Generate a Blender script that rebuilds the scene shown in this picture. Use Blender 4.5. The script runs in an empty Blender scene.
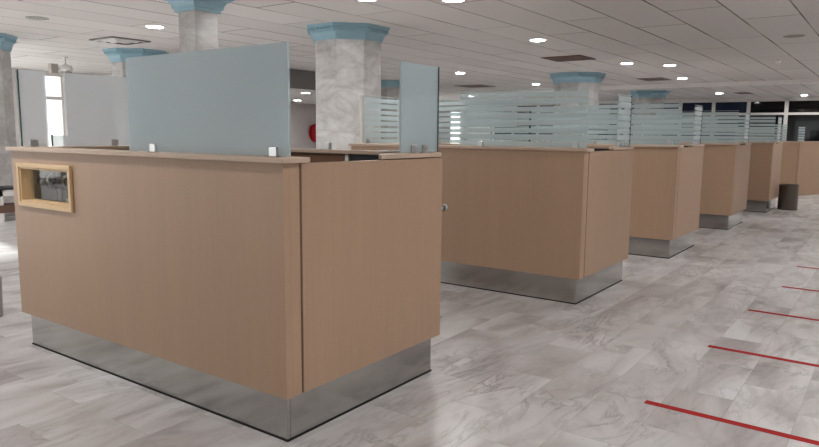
import bpy, bmesh, math, random
from mathutils import Vector, Matrix
random.seed(7)
S = bpy.context.scene
C = S.collection
PI = math.pi

# ------------------------------------------------------------------ helpers
def srgb(r, g, b):
    f = lambda c: (c/12.92 if c <= .04045 else ((c+.055)/1.055)**2.4)
    return (f(r/255), f(g/255), f(b/255), 1)

class MB:
    def __init__(s): s.bm = bmesh.new()
    def box(s, x0, x1, y0, y1, z0, z1):
        vs = [s.bm.verts.new((x, y, z)) for z in (z0, z1) for x, y in ((x0, y0), (x1, y0), (x1, y1), (x0, y1))]
        for q in ((3, 2, 1, 0), (4, 5, 6, 7), (0, 1, 5, 4), (1, 2, 6, 5), (2, 3, 7, 6), (3, 0, 4, 7)):
            s.bm.faces.new([vs[i] for i in q])
        return s
    def prism(s, pts, z0, z1):
        b = [s.bm.verts.new((x, y, z0)) for x, y in pts]; t = [s.bm.verts.new((x, y, z1)) for x, y in pts]
        n = len(pts)
        s.bm.faces.new(b[::-1]); s.bm.faces.new(t)
        for i in range(n): s.bm.faces.new((b[i], b[(i+1) % n], t[(i+1) % n], t[i]))
        return s
    def rings(s, rings, cap=True):
        rr = [[s.bm.verts.new(p) for p in r] for r in rings]
        n = len(rr[0])
        for a, b in zip(rr, rr[1:]):
            for i in range(n): s.bm.faces.new((a[i], a[(i+1) % n], b[(i+1) % n], b[i]))
        if cap: s.bm.faces.new(rr[0][::-1]); s.bm.faces.new(rr[-1])
        return s
    def lathe(s, prof, cx=0, cy=0, n=32, axis='z', cap=True):
        R = []
        for r, h in prof:
            ring = []
            for i in range(n):
                a = 2*PI*i/n
                u, v = r*math.cos(a), r*math.sin(a)
                ring.append({'z': (cx+u, cy+v, h), 'y': (cx+u, h, cy-v), 'x': (h, cx+u, cy+v)}[axis])
            R.append(ring)
        return s.rings(R, cap)
    def build(s, name, mat, parent=None, bevel=0, loc=None, smooth=False):
        bmesh.ops.recalc_face_normals(s.bm, faces=s.bm.faces)
        me = bpy.data.meshes.new(name); s.bm.to_mesh(me); s.bm.free()
        o = bpy.data.objects.new(name, me); C.objects.link(o)
        me.materials.append(mat)
        if parent: o.parent = parent
        if loc: o.location = loc
        if smooth:
            for p in me.polygons: p.use_smooth = True
            m = o.modifiers.new('es', 'EDGE_SPLIT'); m.split_angle = math.radians(40)
        if bevel:
            m = o.modifiers.new('bv', 'BEVEL'); m.width = bevel; m.segments = 2; m.limit_method = 'ANGLE'
        return o

def tag(o, label, cat, group=None):
    o['label'] = label; o['category'] = cat
    if group: o['group'] = group
    return o
def thing(name, label, cat, loc=(0, 0, 0), rz=0, group=None):
    o = bpy.data.objects.new(name, None); C.objects.link(o)
    o.empty_display_size = .2
    o.location = loc; o.rotation_euler = (0, 0, rz)
    return tag(o, label, cat, group)
def struct(o):
    o['kind'] = 'structure'; return o
def kids(o): return [c for c in bpy.data.objects if c.parent == o]
def copy_tree(o, parent=None):
    c = o.copy(); C.objects.link(c)
    if parent: c.parent = parent
    for ch in kids(o): copy_tree(ch, c)
    return c

# ------------------------------------------------------------------ materials
class NT:
    def __init__(s, name):
        s.m = bpy.data.materials.new(name); s.m.use_nodes = True
        s.t = s.m.node_tree; s.t.nodes.clear()
        s.out = s.n('ShaderNodeOutputMaterial')
    def n(s, typ, **kw):
        nd = s.t.nodes.new(typ)
        for k, v in kw.items():
            if k in nd.inputs: nd.inputs[k].default_value = v
            else: setattr(nd, k, v)
        return nd
    def l(s, a, b): s.t.links.new(a, b)
    def ramp(s, fac, stops):
        r = s.n('ShaderNodeValToRGB')
        e = r.color_ramp.elements
        while len(e) < len(stops): e.new(.5)
        for x, (p, c) in zip(e, stops): x.position = p; x.color = c
        s.l(fac, r.inputs[0]); return r.outputs[0]
    def mix(s, fac, a, b, mode='MIX'):
        m = s.n('ShaderNodeMix'); m.data_type = 'RGBA'; m.blend_type = mode
        for v, i in ((fac, 0), (a, 6), (b, 7)):
            if hasattr(v, 'is_linked') or hasattr(v, 'links'): s.l(v, m.inputs[i])
            else: m.inputs[i].default_value = v
        return m.outputs[2]
    def math(s, op, a, b=None, c=None):
        m = s.n('ShaderNodeMath'); m.operation = op
        for i, v in enumerate((a, b, c)):
            if v is None: continue
            if hasattr(v, 'links'): s.l(v, m.inputs[i])
            else: m.inputs[i].default_value = v
        return m.outputs[0]
    def front(s, v):
        # reflect on the outer skin of a pane only (no total reflection where the ray leaves the sheet)
        g = s.n('ShaderNodeNewGeometry'); return s.math('MULTIPLY', v, s.math('SUBTRACT', 1., g.outputs['Backfacing']))
    def pbsdf(s, **kw):
        p = s.n('ShaderNodeBsdfPrincipled', **kw); s.l(p.outputs[0], s.out.inputs[0]); return p

def plain(name, col, rough=.5, metal=0., spec=.5):
    n = NT(name)
    p = n.pbsdf(**{'Base Color': col, 'Roughness': rough, 'Metallic': metal, 'Specular IOR Level': spec})
    no = n.n('ShaderNodeTexNoise', Scale=14., Detail=3.)
    tc = n.n('ShaderNodeTexCoord'); n.l(tc.outputs['Object'], no.inputs['Vector'])
    c = n.mix(no.outputs[0], (col[0]*.94, col[1]*.94, col[2]*.94, 1), (min(1, col[0]*1.05), min(1, col[1]*1.05), min(1, col[2]*1.05), 1))
    n.l(c, p.inputs['Base Color'])
    return n.m

def wood(name, col, amp=.10):
    n = NT(name)
    p = n.pbsdf(Roughness=.42)
    p.inputs['Specular IOR Level'].default_value = .35
    tc = n.n('ShaderNodeTexCoord')
    mp = n.n('ShaderNodeMapping'); n.l(tc.outputs['Object'], mp.inputs[0]); mp.inputs['Scale'].default_value = (55, 55, 1.6)
    a = n.n('ShaderNodeTexNoise', Scale=1., Detail=5., Roughness=.65, Distortion=.35); n.l(mp.outputs[0], a.inputs['Vector'])
    mp2 = n.n('ShaderNodeMapping'); n.l(tc.outputs['Object'], mp2.inputs[0]); mp2.inputs['Scale'].default_value = (6, 6, .5)
    b = n.n('ShaderNodeTexNoise', Scale=1., Detail=3.); n.l(mp2.outputs[0], b.inputs['Vector'])
    d = lambda k: (col[0]*k, col[1]*k, col[2]*k, 1)
    c1 = n.ramp(a.outputs[0], [(.3, d(1-amp)), (.7, d(1+amp*.8))])
    c2 = n.ramp(b.outputs[0], [(.3, d(.95)), (.7, d(1.05))])
    c = n.mix(.45, c1, c2)
    n.l(c, p.inputs['Base Color'])
    bp = n.n('ShaderNodeBump', Strength=.05, Distance=.002); n.l(a.outputs[0], bp.inputs['Height']); n.l(bp.outputs[0], p.inputs['Normal'])
    return n.m

def marble_floor():
    n = NT('marble floor tiles')
    p = n.pbsdf(Roughness=.22)
    p.inputs['Specular IOR Level'].default_value = .5
    g = n.n('ShaderNodeNewGeometry')
    br = n.n('ShaderNodeTexBrick', Scale=1., **{'Mortar Size': .0016, 'Mortar Smooth': .3, 'Brick Width': .62, 'Row Height': .31})
    br.offset = .5; br.inputs['Color1'].default_value = (0, 0, 0, 1); br.inputs['Color2'].default_value = (1, 1, 1, 1)
    br.inputs['Mortar'].default_value = (.5, .5, .5, 1); br.inputs['Bias'].default_value = 0
    rot = n.n('ShaderNodeMapping'); n.l(g.outputs['Position'], rot.inputs[0])
    n.l(rot.outputs[0], br.inputs['Vector'])
    tile = br.outputs['Color']
    # each tile cut from another part of the stone
    sh = n.n('ShaderNodeVectorMath'); sh.operation = 'SCALE'; n.l(tile, sh.inputs[0]); sh.inputs['Scale'].default_value = 9.
    ad = n.n('ShaderNodeVectorMath'); ad.operation = 'ADD'; n.l(g.outputs['Position'], ad.inputs[0]); n.l(sh.outputs[0], ad.inputs[1])
    vr = n.n('ShaderNodeMapping'); n.l(ad.outputs[0], vr.inputs[0])
    vr.inputs['Rotation'].default_value = (0, 0, .7); vr.inputs['Scale'].default_value = (1., 2.6, 1.)
    a = n.n('ShaderNodeTexNoise', Scale=.9, Detail=8., Roughness=.55, Distortion=1.3); n.l(vr.outputs[0], a.inputs['Vector'])
    cl = n.ramp(a.outputs[0], [(.30, srgb(156, 150, 149)), (.43, srgb(186, 182, 181)), (.55, srgb(204, 202, 201)), (.72, srgb(217, 216, 216))])
    v = n.n('ShaderNodeTexNoise', Scale=1.2, Detail=7., Roughness=.6, Distortion=1.6); n.l(vr.outputs[0], v.inputs['Vector'])
    w = n.math('ABSOLUTE', n.math('SUBTRACT', v.outputs[0], .5))
    vein = n.ramp(w, [(0., (1, 1, 1, 1)), (.010, (.45, .45, .45, 1)), (.045, (0, 0, 0, 1))])
    pt = n.n('ShaderNodeTexNoise', Scale=1.1, Detail=2.); n.l(g.outputs['Position'], pt.inputs['Vector'])
    msk = n.ramp(pt.outputs[0], [(.40, (0, 0, 0, 1)), (.70, (.85, .85, .85, 1))])
    vm = n.mix(1., vein, msk, 'MULTIPLY')
    c = n.mix(vm, cl, srgb(122, 115, 114))
    tone = n.ramp(tile, [(0, (.88, .865, .86, 1)), (1, (1, 1, 1, 1))])
    c = n.mix(1., c, tone, 'MULTIPLY')
    c = n.mix(n.math('MULTIPLY', br.outputs['Fac'], .45), c, srgb(120, 113, 110))
    n.l(c, p.inputs['Base Color'])
    rr = n.ramp(a.outputs[0], [(.3, (.38, .38, .38, 1)), (.7, (.29, .29, .29, 1))]); n.l(rr, p.inputs['Roughness']); p.inputs['Specular IOR Level'].default_value = .38
    return n.m

def marble_column():
    n = NT('column marble')
    p = n.pbsdf(Roughness=.3)
    g = n.n('ShaderNodeNewGeometry')
    vr = n.n('ShaderNodeMapping'); n.l(g.outputs['Position'], vr.inputs[0]); vr.inputs['Rotation'].default_value = (.6, .5, .3); vr.inputs['Scale'].default_value = (1, 1, 1.8)
    a = n.n('ShaderNodeTexNoise', Scale=1.6, Detail=7., Roughness=.62, Distortion=1.2); n.l(vr.outputs[0], a.inputs['Vector'])
    cl = n.ramp(a.outputs[0], [(.3, srgb(160, 156, 153)), (.5, srgb(184, 182, 180)), (.7, srgb(202, 202, 201))])
    v = n.n('ShaderNodeTexNoise', Scale=1.2, Detail=5., Distortion=1.5); n.l(vr.outputs[0], v.inputs['Vector'])
    w = n.math('ABSOLUTE', n.math('SUBTRACT', v.outputs[0], .5))
    vein = n.ramp(w, [(0., (.30, .30, .30, 1)), (.015, (.16, .16, .16, 1)), (.08, (0, 0, 0, 1))])
    c = n.mix(vein, cl, srgb(128, 120, 116))
    n.l(c, p.inputs['Base Color'])
    return n.m

def ceiling_mat():
    n = NT('suspended ceiling tiles')
    p = n.pbsdf(Roughness=.85); p.inputs['Specular IOR Level'].default_value = .15
    g = n.n('ShaderNodeNewGeometry')
    mp = n.n('ShaderNodeMapping'); n.l(g.outputs['Position'], mp.inputs[0]); mp.inputs['Location'].default_value = (1.0, .30, 0)
    def brick(width, mort):
        br = n.n('ShaderNodeTexBrick', Scale=1., **{'Mortar Size': mort, 'Mortar Smooth': .25, 'Brick Width': width, 'Row Height': .70})
        br.offset = .37; br.offset_frequency = 2
        br.inputs['Color1'].default_value = (0, 0, 0, 1); br.inputs['Color2'].default_value = (1, 1, 1, 1)
        n.l(mp.outputs[0], br.inputs['Vector']); return br
    b = brick(3.05, .012)
    tone = n.ramp(b.outputs['Color'], [(0, srgb(224, 220, 218)), (1, srgb(234, 231, 229))])
    no = n.n('ShaderNodeTexNoise', Scale=26., Detail=4.); n.l(g.outputs['Position'], no.inputs['Vector'])
    tone = n.mix(.10, tone, no.outputs[0], 'MULTIPLY')
    # the joints open and close along the rows
    gap = n.n('ShaderNodeTexNoise', Scale=.55, Detail=2.); n.l(g.outputs['Position'], gap.inputs['Vector'])
    gm = n.ramp(gap.outputs[0], [(.36, (.3, .3, .3, 1)), (.60, (1, 1, 1, 1))])
    jf = n.math('MULTIPLY', b.outputs['Fac'], gm)
    c = n.mix(jf, tone, srgb(78, 68, 64))
    n.l(c, p.inputs['Base Color'])
    return n.m

def steel(name, col, rough, axis=2):
    n = NT(name)
    p = n.pbsdf(Metallic=1., Roughness=rough)
    tc = n.n('ShaderNodeTexCoord'); mp = n.n('ShaderNodeMapping'); n.l(tc.outputs['Object'], mp.inputs[0])
    sc = [4., 4., 4.]; sc[axis] = 140.; mp.inputs['Scale'].default_value = sc
    a = n.n('ShaderNodeTexNoise', Scale=1., Detail=4.); n.l(mp.outputs[0], a.inputs['Vector'])
    b = n.n('ShaderNodeTexNoise', Scale=3., Detail=4.); n.l(tc.outputs['Object'], b.inputs['Vector'])
    r = n.math('MULTIPLY_ADD', a.outputs[0], .04, rough-.02)
    r = n.math('MULTIPLY_ADD', b.outputs[0], .12, n.math('SUBTRACT', r, .06)); n.l(r, p.inputs['Roughness'])
    c = n.ramp(b.outputs[0], [(.3, (col[0]*.88, col[1]*.88, col[2]*.88, 1)), (.7, col)]); n.l(c, p.inputs['Base Color'])
    return n.m

def frosted(name, col, clear, striped=False):
    """sand-blasted glass: scatters light, partly see-through; striped = clear gaps between the frosted bands"""
    n = NT(name)
    df = n.n('ShaderNodeBsdfDiffuse', Color=col); trl = n.n('ShaderNodeBsdfTranslucent', Color=col)
    tr = n.n('ShaderNodeBsdfTransparent', Color=(.93, .97, .965, 1)); gl = n.n('ShaderNodeBsdfGlossy', Roughness=.45, Color=(1, 1, 1, 1))
    m1 = n.n('ShaderNodeMixShader', Fac=.5); n.l(df.outputs[0], m1.inputs[1]); n.l(trl.outputs[0], m1.inputs[2])
    m2 = n.n('ShaderNodeMixShader', Fac=clear); n.l(m1.outputs[0], m2.inputs[1]); n.l(tr.outputs[0], m2.inputs[2])
    last = m2
    if striped:
        tc = n.n('ShaderNodeTexCoord'); sx = n.n('ShaderNodeSeparateXYZ'); n.l(tc.outputs['Object'], sx.inputs[0])
        # bands of unequal width: slow wobble on the pitch
        z = n.math('MULTIPLY', n.math('SUBTRACT', sx.outputs[2], 1.333), 1/.061)
        fr = n.math('FRACT', z)
        wob = n.math('MULTIPLY_ADD', n.math('SINE', n.math('MULTIPLY', n.math('FLOOR', z), 2.3)), .08, .70)
        gap = n.math('GREATER_THAN', fr, wob)
        m3 = n.n('ShaderNodeMixShader'); n.l(gap, m3.inputs[0]); n.l(m2.outputs[0], m3.inputs[1])
        tr2 = n.n('ShaderNodeBsdfTransparent', Color=(.95, .98, .975, 1)); n.l(tr2.outputs[0], m3.inputs[2])
        last = m3
    fz = n.n('ShaderNodeFresnel', IOR=1.45)
    m4 = n.n('ShaderNodeMixShader'); n.l(n.math('MULTIPLY', n.front(fz.outputs[0]), .5), m4.inputs[0]); n.l(last.outputs[0], m4.inputs[1]); n.l(gl.outputs[0], m4.inputs[2])
    n.l(m4.outputs[0], n.out.inputs[0])
    return n.m

def clear_glass(name, col=(.95, .97, .96, 1)):
    n = NT(name)
    tr = n.n('ShaderNodeBsdfTransparent', Color=col); gl = n.n('ShaderNodeBsdfGlossy', Roughness=.02)
    fz = n.n('ShaderNodeFresnel', IOR=1.45)
    m = n.n('ShaderNodeMixShader'); n.l(n.front(fz.outputs[0]), m.inputs[0]); n.l(tr.outputs[0], m.inputs[1]); n.l(gl.outputs[0], m.inputs[2])
    n.l(m.outputs[0], n.out.inputs[0]); return n.m

def emit(name, col, s):
    n = NT(name); e = n.n('ShaderNodeEmission', Color=col, Strength=s); n.l(e.outputs[0], n.out.inputs[0]); return n.m

M_WOOD = wood('beech laminate', srgb(172, 143, 119), .07)
M_LIP = wood('beech edge board', srgb(188, 166, 147), .05)
M_PINE = wood('pale pine', srgb(214, 184, 142), .08)
M_INNER = plain('grey inner lining', srgb(168, 162, 156), .6)
M_SHADEWOOD = plain('shaded inner wood', srgb(112, 74, 48), .6)
M_STEEL = steel('brushed steel', (.47, .455, .44, 1), .15)
M_BRACKET = steel('bright steel', (.55, .55, .55, 1), .3)
M_BLACK = plain('black plastic', srgb(26, 26, 28), .4)
M_SHADOWGAP = plain('gap shade and sealant black', srgb(18, 16, 15), .9)
M_WHITE = plain('white paint', srgb(222, 219, 216), .6)
M_OFFW = plain('off white wall paint', srgb(205, 200, 198), .75)
M_PLASTIC = plain('white plastic', srgb(225, 225, 222), .4)
M_BLUE = plain('pale blue painted plaster', srgb(150, 186, 200), .5)
M_RED = plain('red paint', srgb(190, 24, 36), .4)
M_TAPE = plain('red floor tape', srgb(160, 26, 22), .7, 0, .2)
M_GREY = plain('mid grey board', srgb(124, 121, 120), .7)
M_GREYP = plain('grey plastic', srgb(150, 148, 146), .5)
M_BROWN = plain('brown board', srgb(104, 76, 66), .7)
M_PAPER = plain('white paper', srgb(238, 237, 234), .8)
M_FLOOR = marble_floor(); M_MARBLE = marble_column(); M_CEIL = ceiling_mat()
M_FROST = frosted('frosted glass', srgb(200, 212, 216), .27)
M_FROSTL = frosted('light frosted glass', srgb(232, 234, 238), .45)
M_STRIPE = frosted('striped frosted glass', srgb(196, 208, 210), .30, True)
M_EDGE = plain('polished glass edge', srgb(70, 88, 86), .2)
M_CLEAR = clear_glass('clear glass')
M_PANE = clear_glass('window glass', (.97, .985, .98, 1))
M_LAMP = emit('lamp diffuser', (1, .987, .978, 1), 145.)
def dark_pane(name, col):
    return plain(name, col, .05, 0, .25)
M_NIGHTB = dark_pane('dark blue window glass', srgb(34, 42, 62))
M_NIGHTK = dark_pane('black window glass', srgb(14, 11, 12))

# ------------------------------------------------------------------ room shell
H = 3.0
XA, XB, YA, YB = -8.0, 29.0, -9.0, 16.5
struct(MB().box(XA-.2, XB+.2, YA-.2, YB+.2, -.2, 0).build('floor', M_FLOOR))
struct(MB().box(XA-.2, XB+.2, YA-.2, YB+.2, H, H+.2).build('ceiling', M_CEIL))

def wall_with_openings(name, axis, pos, thick, a0, a1, holes, mat):
    """axis 'x': wall in plane x=pos running along y; holes = (u0,u1,z0,z1) sorted, not overlapping"""
    m = MB()
    def bx(u0, u1, z0, z1):
        if u1-u0 < 1e-4 or z1-z0 < 1e-4: return
        if axis == 'x': m.box(min(pos, pos+thick), max(pos, pos+thick), u0, u1, z0, z1)
        else: m.box(u0, u1, min(pos, pos+thick), max(pos, pos+thick), z0, z1)
    u = a0
    for h0, h1, z0, z1 in holes:
        bx(u, h0, 0, H); bx(h0, h1, 0, z0); bx(h0, h1, z1, H); u = h1
    bx(u, a1, 0, H)
    return struct(m.build(name, mat))

win_no = [0]
def window(axis, pos, u0, u1, z0, z1, pane_mat, mull=1, transom=None, fw=.05, frame=None):
    win_no[0] += 1
    w = bpy.data.objects.new('window_%d' % win_no[0], None); C.objects.link(w); struct(w)
    w.location = (pos, (u0+u1)/2, z0) if axis == 'x' else ((u0+u1)/2, pos, z0)
    ox, oy, oz = w.location
    f = MB(); g = MB()
    def bx(m, a, b, c, d, t):
        if axis == 'x': m.box(-t, t, a-oy, b-oy, c-oz, d-oz)
        else: m.box(a-ox, b-ox, -t, t, c-oz, d-oz)
    bx(f, u0, u1, z0, z0+fw, .04); bx(f, u0, u1, z1-fw, z1, .04)
    bx(f, u0, u0+fw, z0, z1, .04); bx(f, u1-fw, u1, z0, z1, .04)
    for i in range(1, mull):
        c = u0+(u1-u0)*i/mull; bx(f, c-fw/2, c+fw/2, z0, z1, .035)
    if transom: bx(f, u0, u1, transom-.045, transom+.045, .045)
    bx(g, u0+.01, u1-.01, z0+.01, z1-.01, .006)
    f.build('window_frame', frame or M_WHITE, w); g.build('pane', pane_mat, w)

# left side wall (open glazing towards the street, out of view) and far wall with daylight windows
hl = [(y, y+3.0, .3, 2.88) for y in (3.4, 6.7, 10.0, 13.3)]
hl[-1] = (13.2, 16.2, .35, 2.85)
wall_with_openings('wall_left', 'x', XA, -.2, YA-.2, YB+.2, hl, M_OFFW)
for a, b, c, d in hl: window('x', XA-.1, a, b, c, d, M_PANE, 2)
hf = [(-7.4, -4.2, .1, 2.85), (-3.8, -.6, .1, 2.85), (-.2, 3.0, .1, 2.85), (3.4, 5.9, .1, 2.8), (7.1, 7.66, .05, 2.93),
      (22.2, 24.2, .5, 2.5), (27.4, 28.6, .1, 2.6)]
wall_with_openings('wall_far', 'y', YB, .2, XA, XB, hf, M_OFFW)
for i, (a, b, c, d) in enumerate(hf): window('y', YB+.1, a, b, c, d, M_PANE, 1 if i > 3 else 2, None if i > 4 else 2.3)
wall_with_openings('wall_right', 'y', YA, -.2, XA, XB, [(-6, -2, .4, 2.8)], M_OFFW)
for a in (-6,): window('y', YA-.1, a, a+4, .4, 2.8, M_PANE, 3)

# end wall, glazed with dark panes behind white frames
ys = [-2.4, -1.05, .30, 1.65, 3.03, 4.38, 5.72, 7.06, 8.4, 9.75, 11.1, 12.45, 13.8, 15.15]
wall_with_openings('wall_end', 'x', XB, .2, YA-.2, YB+.2, [(ys[0], ys[-1], .12, 2.92)], M_WHITE)
for i in range(len(ys)-1):
    window('x', XB+.05, ys[i], ys[i+1], .12, 2.92, M_NIGHTK if ys[i] < 3 else M_NIGHTB, 1, 2.35, .07)

# shallow ceiling drop and the lower soffit in front of the far wall
struct(MB().box(19.6, 19.9, YA, 9.5, H-.10, H).build('trim_1', plain('white plaster beam', srgb(246, 244, 242), .7)))
struct(MB().prism([(8.6, 10.3), (12.7, 10.3), (21., YB), (8.6, YB)], 2.53, H-.001).build('trim_2', M_WHITE))
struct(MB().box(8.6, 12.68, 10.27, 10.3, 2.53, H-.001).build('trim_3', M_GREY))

# ------------------------------------------------------------------ inspection booths
D, L, Z0, ZP, T = 1.2755, 2.524, .2265, 1.305, .035
ZL = 1.33
GZ = .495

def clamp(y0, x0, name_parent, along='y', w=.05):
    m = MB()
    if along == 'y': m.box(x0-.014, x0+.014, y0, y0+w, ZL, ZL+.045)
    else: m.box(y0, y0+w, x0-.014, x0+.014, ZL, ZL+.045)
    return m.build('clamp', M_BRACKET, name_parent, .003)

def glass(parent, mat, x0, x1, y0, y1, clamps, h=GZ, edge=True):
    """upright pane on the ledge with its steel clamps (sub-parts)"""
    g = MB().box(x0, x1, y0, y1, ZL+.004, ZL+h).build('glass_panel', mat, parent)
    al = 'y' if (y1-y0) > (x1-x0) else 'x'
    for c in clamps:
        clamp(c, (x0+x1)/2 if al == 'y' else (y0+y1)/2, g, al)
    return g

def booth(label, first, group):
    t = thing('inspection_booth', label, 'booth', group=group)
    # long side panel (x = 0), with a framed opening on the first booth
    m = MB()
    if first:
        wy0, wy1, wz0, wz1 = 1.80, 2.405, .982, 1.205
        m.box(0, T, .0, wy0, Z0, ZP); m.box(0, T, wy1, L, Z0, ZP)
        m.box(0, T, wy0, wy1, Z0, wz0); m.box(0, T, wy0, wy1, wz1, ZP)
    else: m.box(0, T, 0, L, Z0, ZP)
    m.build('side_panel', M_WOOD, t, 0 if first else .002)
    if first:
        f = MB(); w = .027
        for a, b, c, d in ((wy0-w, wy1+w, wz1, wz1+w), (wy0-w, wy1+w, wz0-w, wz0), (wy0-w, wy0, wz0, wz1), (wy1, wy1+w, wz0, wz1)):
            f.box(-.018, .0, a, b, c, d)
        for a, b, c, d in ((wy0, wy1, wz1-.012, wz1), (wy0, wy1, wz0, wz0+.012), (wy0, wy0+.012, wz0+.012, wz1-.012), (wy1-.012, wy1, wz0+.012, wz1-.012)):
            f.box(-.010, .07, a, b, c, d)
        fr = f.build('viewing_frame', M_PINE, t, .002); fr['label'] = 'pale pine frame round the small opening'
        MB().box(.05, .054, wy0+.012, wy1-.012, wz0+.012, wz1-.012).build('pane', M_CLEAR, fr)
    # corner post, dark gap and the door in the narrow side (y = 0)
    MB().box(T, .098, 0, .04, Z0, ZP).build('corner_post', M_WOOD, t, .002)
    MB().box(.098, .112, .018, .03, Z0, ZP-.02).build('door_gap_shade', M_SHADOWGAP, t)  # near-black strip paints the shade in the gap beside the door
    d = MB().box(.112, D, 0, .03, Z0, ZP-.004).build('door', M_WOOD, t, .002)
    # latch and bolt on the free edge of the door
    if first:
      lt = MB().box(D, D+.005, .003, .027, .95, 1.03).box(D+.004, D+.030, .006, .022, .99, 1.012).lathe([(.006, D+.026), (.021, D+.029), (.021, D+.050), (.012, D+.056)], .013, 1.0, 20, 'x')
      lt.build('latch', M_BRACKET, d)
      MB().box(D, D+.004, .003, .026, .32, .38).lathe([(.015, D+.002), (.015, D+.025), (.008, D+.032)], .013, .34, 16, 'x').build('bolt', M_BRACKET, d)
    # far end (y = L) and staff side (x = D)
    MB().box(T, D, L-T, L, Z0, ZP).build('end_panel', M_WOOD, t, .002)
    MB().box(T+.002, D-T-.002, L-T-.006, L-T-.001, Z0, ZP-.03).build('inner_lining', M_INNER, t)
    MB().box(D-T, D, .722, L-T, Z0, ZP).build('rear_panel', M_WOOD, t, .002)
    MB().box(D-T-.008, D-T-.001, .73, L-T-.01, Z0, ZP-.004).build('rear_inner_shade', M_SHADEWOOD, t)  # darker brown paints the shade on the rear panel's inner face
    MB().box(D-T-.012, D+.002, .692, .72, Z0, ZP).build('jamb', M_WHITE, t)
    MB().box(D-T, D-.003, .034, .688, Z0, ZP-.002).build('dark_opening', M_BLACK, t)['label'] = 'black panel standing for the dark rear opening'  # black sheet stands in for the darkness of the open rear
    # steel plinth set back under the panels
    p = .039
    m = MB().box(p, p+.02, p, L-p, 0.006, Z0).box(p+.02, D-p, p, p+.02, 0.006, Z0).box(p+.02, D-p, L-p-.02, L-p, 0.006, Z0).box(D-p-.02, D-p, p+.02, L-p-.02, 0.006, Z0)
    pl = m.build('plinth', M_STEEL, t, .003); pl['label'] = 'brushed steel kick plinth'
    q = p-.004
    MB().box(q, q+.02, q, L-q, 0, .009).box(q+.02, D-q, q, q+.02, 0, .009).box(q+.02, D-q, L-q-.02, L-q, 0, .009).box(D-q-.02, D-q, q+.02, L-q-.02, 0, .009).build('sealant', M_SHADOWGAP, pl)
    MB().box(p+.02, D-p-.02, p+.02, L-p-.02, .18, Z0-.002).build('booth_floor', M_INNER, t)
    # ledge boards on top
    e = .03
    MB().box(-e, .14, -e, L+.012, ZP, ZL).build('ledge', M_LIP, t, .004)
    MB().box(.14, D-.07, L-.13, L+e, ZP, ZL).build('ledge', M_LIP, t, .004)
    MB().box(D-.07, D+.008, .20, L+e, ZP, ZL).build('ledge', M_LIP, t, .004)
    MB().prism([(.68, -.012), (D-.03, -.012), (D+.008, .03), (D+.008, .2), (D-.07, .2), (D-.12, .13), (.86, .10), (.72, .04)], ZP, ZL).build('ledge', M_LIP, t, .004)
    # inside shelf at sitting height
    MB().box(T+.001, .50, .75, L-T-.008, .93, .95).build('desk_shelf', M_INNER, t)
    # glass screens
    gm = M_FROST if first else M_STRIPE
    g = glass(t, gm, .035, .047, 0.0, 1.225, (.07, .98))
    g = glass(t, M_FROST if first else M_STRIPE, .935, 1.300, .054, .066, (1.03, 1.14))
    MB().box(1.296, 1.304, .050, .062, ZL+.004, ZL+GZ).build('pane_edge', M_EDGE, g)
    MB().box(1.298, 1.310, .062, .12, ZL+.004, ZL+GZ).build('return_pane', M_FROSTL, g)
    if first:
        g = glass(t, M_FROSTL, .045, .215, L-.07, L-.058, (.09,))
        MB().box(.035, .045, L-.072, L-.056, ZL+.004, ZL+GZ).build('pane_edge', M_EDGE, g)
        glass(t, M_FROSTL, .345, .845, L-.07, L-.058, (.66,))
        g = glass(t, M_FROSTL, .225, .340, L-.10, L-.09, (), .075)
        MB().box(.219, .225, L-.102, L-.088, ZL+.004, ZL+.08).build('pane_edge', M_EDGE, g)
    else:
        g = glass(t, M_STRIPE, .12, 1.19, L-.07, L-.058, (.17, .9))
        MB().box(.09, .12, L-.076, L-.052, ZL+.004, ZL+GZ).build('pane_edge', M_PLASTIC, g)
        glass(t, M_STRIPE, D-.045, D-.033, 1.25, L-.08, (1.4, 2.2))
    clamp(.85, D-.04, t)
    return t

b1 = booth('nearest wooden booth, with plain frosted glass and a small pine-framed opening in its long side', True, None)
b1.location = (0, 0, 0)
labels = ['second nearest wooden booth, right behind the one with the framed opening, striped glass on top',
          'third wooden booth along the row, shaded brown side, between two other striped-glass booths',
          'fourth wooden booth along the row, its short steel plinth clear of the bin',
          'fifth wooden booth along the row, its door right behind the steel bin']
proto = booth(labels[0], False, 'wooden booths with striped glass in a row')
for i, (x, y) in enumerate(((3.303, -.073), (6.051, -.109), (9.185, -.156), (12.233, -.243))):
    b = proto if i == 0 else copy_tree(proto)
    b.location = (x, y, 0); b['label'] = labels[i]

# the wooden counter that closes the row, its long face turned to the right
t = thing('counter', 'long wooden counter closing the row, angled from the steel bin to the right edge', 'counter', (16.72, -.16, 0))
MB().box(0, .035, 0, 2.3, 0, ZP).build('side_panel', M_WOOD, t, .002)
a = math.atan2(-.37, 1.06)
fp = MB().box(.11, 3.0, 0, .035, 0.0, ZP).build('front_panel', M_WOOD, t, .002); fp.rotation_euler = (0, 0, a)
po = MB().box(.036, .09, .005, .04, 0, ZP).build('corner_post', M_WOOD, t, .002); po.rotation_euler = (0, 0, a)
MB().box(-.03, .14, .02, 2.3, ZP, ZL).build('ledge', M_LIP, t, .003)
le = MB().box(-.03, 3.0, -.03, .14, ZP+.0005, ZL+.0005).build('ledge', M_LIP, t, .003); le.rotation_euler = (0, 0, a)
g = MB().box(.035, .047, .25, 1.4, ZL+.004, ZL+.40).build('glass_panel', M_STRIPE, t)
g = MB().box(.12, .42, .05, .062, ZL+.004, ZL+.36).build('glass_panel', M_STRIPE, t); g.rotation_euler = (0, 0, a)

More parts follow.
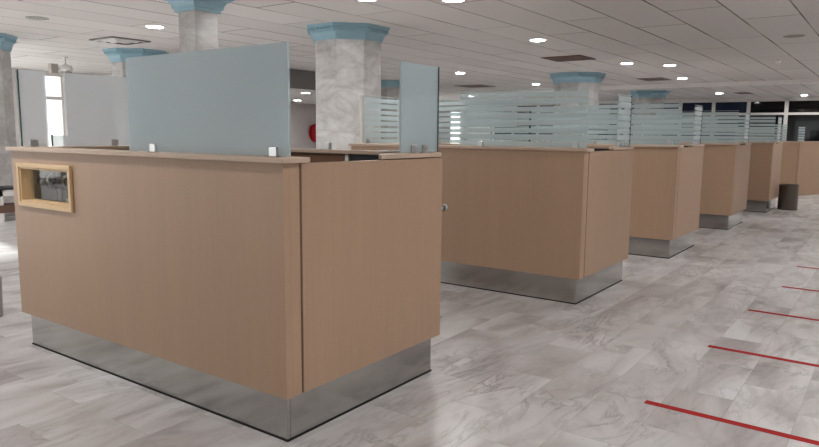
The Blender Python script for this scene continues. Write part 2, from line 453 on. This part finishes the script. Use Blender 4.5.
# things inside / on the nearest booth
t = thing('document_camera', 'metal device head on a short post, seen through the pine-framed opening', 'device', (.30, 2.02, .95))
MB().lathe([(.07, 0), (.07, .012), (.02, .02)], n=24).build('base', M_GREYP, t, smooth=True)
MB().lathe([(.016, .015), (.016, .12)], n=16).build('post', M_BRACKET, t, smooth=True)
MB().lathe([(.02, -.13), (.052, -.125), (.055, -.03), (.048, -.02), (.048, .05), (.058, .055), (.058, .09), (.03, .10)], 0, .155, 24, 'y').build('housing', M_STEEL, t, smooth=True)
MB().lathe([(.032, -.14), (.036, -.13), (.036, -.12)], 0, .155, 20, 'y').build('lens', M_BLACK, t, smooth=True)
MB().box(-.012, .012, -.05, .05, .205, .225).box(-.02, .02, -.06, -.03, .215, .245).box(-.02, .02, .03, .055, .215, .25).build('bracket', M_BRACKET, t, .003)
MB().lathe([(.012, .06), (.022, .065), (.022, .10), (.012, .105)], -.075, .15, 16, 'y').build('focus_knob', M_BRACKET, t, smooth=True)
o = MB().box(-.10, .10, -.14, .14, 0, .045).build('paper_stack', M_PAPER, None, .001, (.155, 2.0, .951)); o.rotation_euler = (0, 0, .1)
o.location = (.30, 2.10, .951)
bpy.data.objects['document_camera'].location = (.205, 2.33, .951)
tag(o, 'white stack of paper beside the metal device behind the pine-framed opening', 'paper')
o = MB().box(-.10, .10, -.06, .06, 0, .004).build('paper_sheet', M_PAPER, None, 0, (D-.05, .33, ZL+.0005)); tag(o, 'white paper sheet lying on the ledge of the nearest booth, left of its narrow glass', 'paper')

# ------------------------------------------------------------------ columns
def ngon(r, n, ph): return [(r*math.cos(ph+2*PI*i/n), r*math.sin(ph+2*PI*i/n)) for i in range(n)]
def column(label, x, y, r, n, caph, over, ztop=H):
    """r = distance from the axis to a flat side"""
    t = thing('marble_column', label, 'column', (x, y, 0), 0, 'marble columns with blue capitals')
    k = 1/math.cos(PI/n); ph = PI/n
    MB().prism(ngon(r*k, n, ph), .0, ztop-caph+.01).build('shaft', M_MARBLE, t, .006)
    MB().prism(ngon((r+.02)*k, n, ph), 0, .12).build('base_band', M_MARBLE, t, .005)
    prof = [(.03, 0), (.03, .16), (.052, .16), (.052, .24), (.062, .36), (.085, .48), (.12, .53), (.12, .60), (.14, .60), (.14, .78), (.178, .80), (.178, .88), (.2, .90), (.2, 1.0)]
    R = []
    for dr, h in prof:
        rr = (r+dr/.2*over)*k
        R.append([(px, py, ztop-caph+h*caph) for px, py in ngon(rr, n, ph)])
    cap = MB().rings(R).build('capital', M_BLUE, t)
    cap['label'] = 'pale blue moulded capital'
    # dentil course under the top moulding
    m = MB(); rr = r+.14/.2*over; side = 2*rr*math.tan(PI/n); cnt = max(5, int(side/.055))
    for i in range(n):
        an = 2*PI*i/n + 2*PI/n
        nx, ny = math.cos(an), math.sin(an); tx, ty = -ny, nx
        for j in range(cnt):
            u = (j+.5)/cnt*side-side/2; w = side/cnt*.27
            pts = [(nx*(rr+q)+tx*(u+s), ny*(rr+q)+ty*(u+s)) for q, s in ((-.01, -w), (.022, -w), (.022, w), (-.01, w))]
            m.prism(pts, ztop-caph+.64*caph, ztop-caph+.765*caph)
    m.build('dentils', M_BLUE, cap)
    return t
column('octagonal marble column with blue capital, largest one, behind the nearest booth', 5.93, 4.77, .487, 8, .215, .125)
column('octagonal marble column with blue capital rising behind the striped glass of the second booth', 15.0, 4.78, .53, 8, .25, .13)
column('marble column with blue capital half hidden behind the big frosted pane, left of the slim square column', 5.90, 10.27, .43, 8, .24, .15)
column('marble column with blue capital cut off by the left edge of the photo', 3.03, 10.42, .475, 8, .25, .11)
column('marble column with pale blue capital in front of the dark window wall', 22.75, 5.22, .46, 8, .25, .2)
column('small distant white marble column between the large column and the narrow frosted pane', 14.5, 10.5, .36, 8, .2, .07)
column('slim square marble column with blue capital above the big frosted pane', 2.905, 4.372, .152, 4, .24, .185)

# ------------------------------------------------------------------ ceiling fittings
def downlight(x, y, label, z=H, r=.122):
    t = thing('ceiling_light', label, 'ceiling light', (x, y, z), 0, 'round recessed ceiling lights')
    MB().lathe([(r, 0), (r+.03, 0), (r+.028, -.012), (r, -.016), (r-.004, -.004)], n=32, cap=False).build('trim_ring', M_WHITE, t, smooth=True)
    MB().lathe([(r-.003, -.002), (r-.003, -.008), (r*.6, -.012)], n=32).build('diffuser', M_LAMP, t)
for x, y, lb in [
    (4.15, 7.04, 'round ceiling light at upper left, left of the slim square column'),
    (4.22, 3.0, 'round ceiling light cut by the top edge, above the large octagonal column'),
    (4.86, 2.21, 'round ceiling light cut by the top edge, right of the large octagonal column'),
    (8.51, 2.85, 'biggest fully visible round ceiling light right of the large column, before the brown ceiling panel'),
    (13.13, 7.19, 'round ceiling light just right of the narrow frosted pane of the nearest booth'),
    (17.69, 7.22, 'small round ceiling light left of the blue capital behind the second booth'),
    (22.63, 12.5, 'tiny far round ceiling light low above the left end of the striped glass'),
    (12.92, 2.81, 'round ceiling light right of the brown ceiling panel'),
    (13.82, 2.15, 'smaller round ceiling light close to the right of the one beside the brown panel'),
    (17.53, 2.81, 'round ceiling light near the dark slot vent, before the ceiling drop'),
    (24.96, 3.37, 'round ceiling light just past the ceiling drop, above the dark blue panes'),
    (27.63, .93, 'round ceiling light farthest right, above the black panes')]:
    downlight(x, y, lb)
downlight(11.66, 11.28, 'tiny round ceiling light in the low soffit, nearer the large column', 2.53, .12)
downlight(14.65, 14.6, 'tiny round ceiling light in the low soffit, nearer the big frosted pane', 2.53, .12)

for k, (x, y) in enumerate([(x, y) for y in (-6.2, -2.2) for x in (-1., 2.6, 7.2, 12.5, 17., 21.5, 26.)] + [(x, y) for y in (2.5, 7., 11.5) for x in (-1.,)] + [(-1., 14.), (1.5, 14.), (4., 14.3)]):  # extra lamps added out of view to brighten the room
    downlight(x, y, 'added round ceiling light out of view, brightening the room from behind, left or right')
t = thing('air_diffuser', 'white square ceiling air diffuser left of the slim square column', 'vent', (4.76, 8.97, H-.018))
m = MB()
for k, (w, z) in enumerate(((.34, -.015), (.24, -.03), (.14, -.045))):
    m.rings([[(sx*(w), sy*(w), z+.03) for sx, sy in ((-1, -1), (1, -1), (1, 1), (-1, 1))], [(sx*(w-.05), sy*(w-.05), z) for sx, sy in ((-1, -1), (1, -1), (1, 1), (-1, 1))]], False)
m.build('vanes', M_WHITE, t)
MB().box(-.36, .36, -.36, .36, -.004, .016).build('backing', M_GREY, t)
def panel(name, label, cat, x, y, w, d, mat, slots=0):
    t = thing(name, label, cat, (x, y, H-.002))
    fr = .025
    MB().box(-w, w, -d, -d+fr, -.015, 0).box(-w, w, d-fr, d, -.015, 0).box(-w, -w+fr, -d+fr, d-fr, -.015, 0).box(w-fr, w, -d+fr, d-fr, -.015, 0).build('rim', M_GREYP if slots else mat, t)
    MB().box(-w+fr, w-fr, -d+fr, d-fr, -.008, -.001).build('cover', mat, t)
    for k in range(slots):
        c = -d+fr+(k+.5)*(2*d-2*fr)/slots
        MB().box(-w+fr, w-fr, c-.012, c+.012, -.014, -.008).build('slat', M_GREYP, t)
panel('access_panel', 'dark brown ceiling access panel above the second booth', 'ceiling panel', 11.35, 3.5, .42, .42, M_BROWN)
panel('slot_vent', 'grey ceiling vent beside the farthest small ceiling lights', 'vent', 17.56, 9.34, .5, .5, M_BROWN, 5)
panel('slot_vent', 'dark slotted ceiling vent left of the ceiling light near the drop', 'vent', 17.5, 3.55, .45, .35, M_BROWN, 4)
panel('slot_vent', 'thin dark ceiling vent past the ceiling drop near the dark panes', 'vent', 25.3, 2.6, .5, .25, M_BROWN, 3)
t = thing('smoke_detector', 'small white smoke detector on the ceiling at upper right', 'smoke detector', (14.11, .03, H))
MB().lathe([(.07, 0), (.07, -.02), (.05, -.03)], n=24).build('base', M_PLASTIC, t, smooth=True)
MB().lathe([(.045, -.03), (.04, -.055), (.015, -.065)], n=24).build('sensor_cap', M_PLASTIC, t, smooth=True)
for x, y, lb in ((2.81, 7.82, 'flush grey round cover plate on the ceiling at upper left'), (10.25, -.68, 'flush grey round cover plate on the ceiling at upper right')):
    o = MB().lathe([(.15, 0), (.15, -.006), (.13, -.01)], n=28).build('cover_plate', M_GREYP, None, 0, (x, y, H)); tag(o, lb, 'cover plate')

t = thing('dome_camera', 'white dome security camera hanging from the ceiling at the left', 'camera', (5.66, 12.56, H))
MB().lathe([(.06, 0), (.06, -.02), (.022, -.03), (.022, -.16)], n=20).build('stem', M_PLASTIC, t, smooth=True)
MB().lathe([(.03, -.15), (.12, -.18), (.14, -.23), (.14, -.29), (.125, -.31)], n=28).build('shroud', M_PLASTIC, t, smooth=True)
MB().lathe([(.124, -.305), (.115, -.36), (.08, -.405), (.04, -.425), (.005, -.43)], n=28).build('dome', M_GREYP, t, smooth=True)
MB().box(-.32, -.17, -.03, .10, -.36, -.16).box(-.18, -.1, .02, .06, -.27, -.23).build('junction_box', M_INNER, t, .006)

# hose reel on the far wall
t = thing('fire_hose_reel', 'red round fire hose reel on the far wall beside the large column', 'hose reel', (0, 0, 0))
cx, cz = 17.38, 1.42
t.location = (cx, YB-.205, cz)
t.scale = (1.12, 1., 1.12)
MB().lathe([(.30, -.08), (.32, -.07), (.32, -.05), (.20, -.04), (.20, .06), (.32, .07), (.32, .09), (.30, .10)], n=40, axis='y').build('drum', M_RED, t, smooth=True)
MB().lathe([(.05, -.12), (.07, -.10), (.07, -.06)], n=24, axis='y').build('hub', M_GREYP, t, smooth=True)
MB().lathe([(.26, -.035), (.27, 0), (.26, .05)], n=40, axis='y', cap=False).build('hose', M_BLACK, t, smooth=True)
MB().box(-.05, .05, .09, .2, -.05, .05).build('wall_bracket', M_RED, t)

# ------------------------------------------------------------------ floor things
t = thing('waste_bin', 'round steel waste bin standing against the fifth booth', 'bin', (13.2, -.452, 0))
MB().lathe([(.17, 0), (.175, .01), (.175, .47), (.18, .48), (.18, .5), (.165, .5), (.165, .05)], n=40, cap=False).build('body', steel('bin steel', (.17, .145, .125, 1), .35, 2), t, smooth=True)
MB().lathe([(.178, 0.002), (.178, .012)], n=40).build('base', M_BLACK, t, smooth=True)
MB().lathe([(.164, .30), (.164, .31)], n=40).build('liner', M_BLACK, t)
t = thing('waste_bin', 'small grey bin cut off by the left edge of the photo', 'bin', (.10, 3.62, 0))
t.location = (.157, 3.446, 0)
MB().lathe([(.10, 0), (.11, .30), (.115, .31), (.10, .31), (.095, .02)], n=32, cap=False).build('body', M_GREYP, t, smooth=True)
MB().lathe([(.10, .001), (.10, .02)], n=32).build('base', M_GREYP, t)

t = thing('bench', 'low bench with black top edge by the marble column at the left edge', 'bench', (3.3, 9.35, 0))
MB().box(-.6, .62, -.2, .2, .50, .54).build('seat', M_BLACK, t, .006)
MB().box(-.6, .6, -.17, -.14, .40, .50).build('apron', M_WHITE, t)
MB().box(-.6, .62, -.18, .18, .14, .26).build('foot_rail', M_BROWN, t)
for sx in (-.55, .55): MB().box(sx-.03, sx+.03, -.17, .17, 0, .50).build('leg', M_WHITE, t)

for i, (x, y, lb) in enumerate(((1.545, -1.165, 'red floor tape strip nearest the camera, thickest and lowest right'),
                 (2.81, -1.215, 'second red floor tape strip from the camera'),
                 (4.06, -1.26, 'third red floor tape strip from the camera, middle of the five'),
                 (5.24, -1.36, 'fourth red floor tape strip from the camera, short and thin'),
                 (6.50, -1.35, 'farthest red floor tape strip, barely a thin line'))):
    o = MB().box(-.025, .025, -3.2, 0, 0, .0015).build('floor_tape', M_TAPE, None, 0, (x, y, 0.0003)); o.rotation_euler = (0, 0, -.02)
    tag(o, lb, 'tape', 'red waiting lines on the floor')

# ------------------------------------------------------------------ light and camera
w = bpy.data.worlds.new('World'); S.world = w; w.use_nodes = True
bg = w.node_tree.nodes['Background']; bg.inputs[0].default_value = (.93, .97, 1., 1); bg.inputs[1].default_value = .32
wn = w.node_tree
tc = wn.nodes.new('ShaderNodeTexCoord'); sp = wn.nodes.new('ShaderNodeSeparateXYZ'); wn.links.new(tc.outputs['Generated'], sp.inputs[0])
rp = wn.nodes.new('ShaderNodeValToRGB'); mr = wn.nodes.new('ShaderNodeMapRange'); mr.inputs[1].default_value = -1; mr.inputs[2].default_value = 1
wn.links.new(sp.outputs[2], mr.inputs[0]); wn.links.new(mr.outputs[0], rp.inputs[0])
e = rp.color_ramp.elements
e[0].position = .485; e[0].color = (5.4, 5.25, 5.1, 1)      # bright ground added to light the ceiling, as sunlit pavement would
e[1].position = .515; e[1].color = (2.9, 3.0, 3.15, 1)     # hazy bright sky
wn.links.new(rp.outputs[0], bg.inputs[0])
sun = bpy.data.lights.new('Sun', 'SUN'); sun.energy = 8; sun.angle = math.radians(1.2); sun.color = (1, .99, .98)
so = bpy.data.objects.new('Sun', sun); C.objects.link(so)
so.rotation_euler = Vector((-.12, -1, -.262)).to_track_quat('-Z', 'Y').to_euler()
cam = bpy.data.cameras.new('Camera'); co = bpy.data.objects.new('Camera', cam); C.objects.link(co)
f, pit, rol, yaw = 676.5677, .1326, .0089, .6236
d = Vector((math.cos(yaw)*math.cos(pit), math.sin(yaw)*math.cos(pit), -math.sin(pit)))
r = Vector((math.sin(yaw), -math.cos(yaw), 0)); u = r.cross(d)
r2 = r*math.cos(rol)+u*math.sin(rol); u2 = -r*math.sin(rol)+u*math.cos(rol)
co.matrix_world = Matrix(((r2.x, u2.x, -d.x, -2.0775), (r2.y, u2.y, -d.y, -2.1761), (r2.z, u2.z, -d.z, 1.44), (0, 0, 0, 1)))
cam.sensor_fit = 'HORIZONTAL'; cam.sensor_width = 36; cam.lens = 36*f/819
cam.clip_start = .05; cam.clip_end = 200
S.camera = co
S.view_settings.view_transform = 'Standard'; S.view_settings.look = 'None'
S.view_settings.gamma = 1; S.view_settings.use_curve_mapping = False
S.view_settings.exposure = 0.94
S.cycles.use_denoising = True
S.cycles.max_bounces = 10; S.cycles.diffuse_bounces = 6; S.cycles.transparent_max_bounces = 24
S.cycles.sample_clamp_indirect = 8
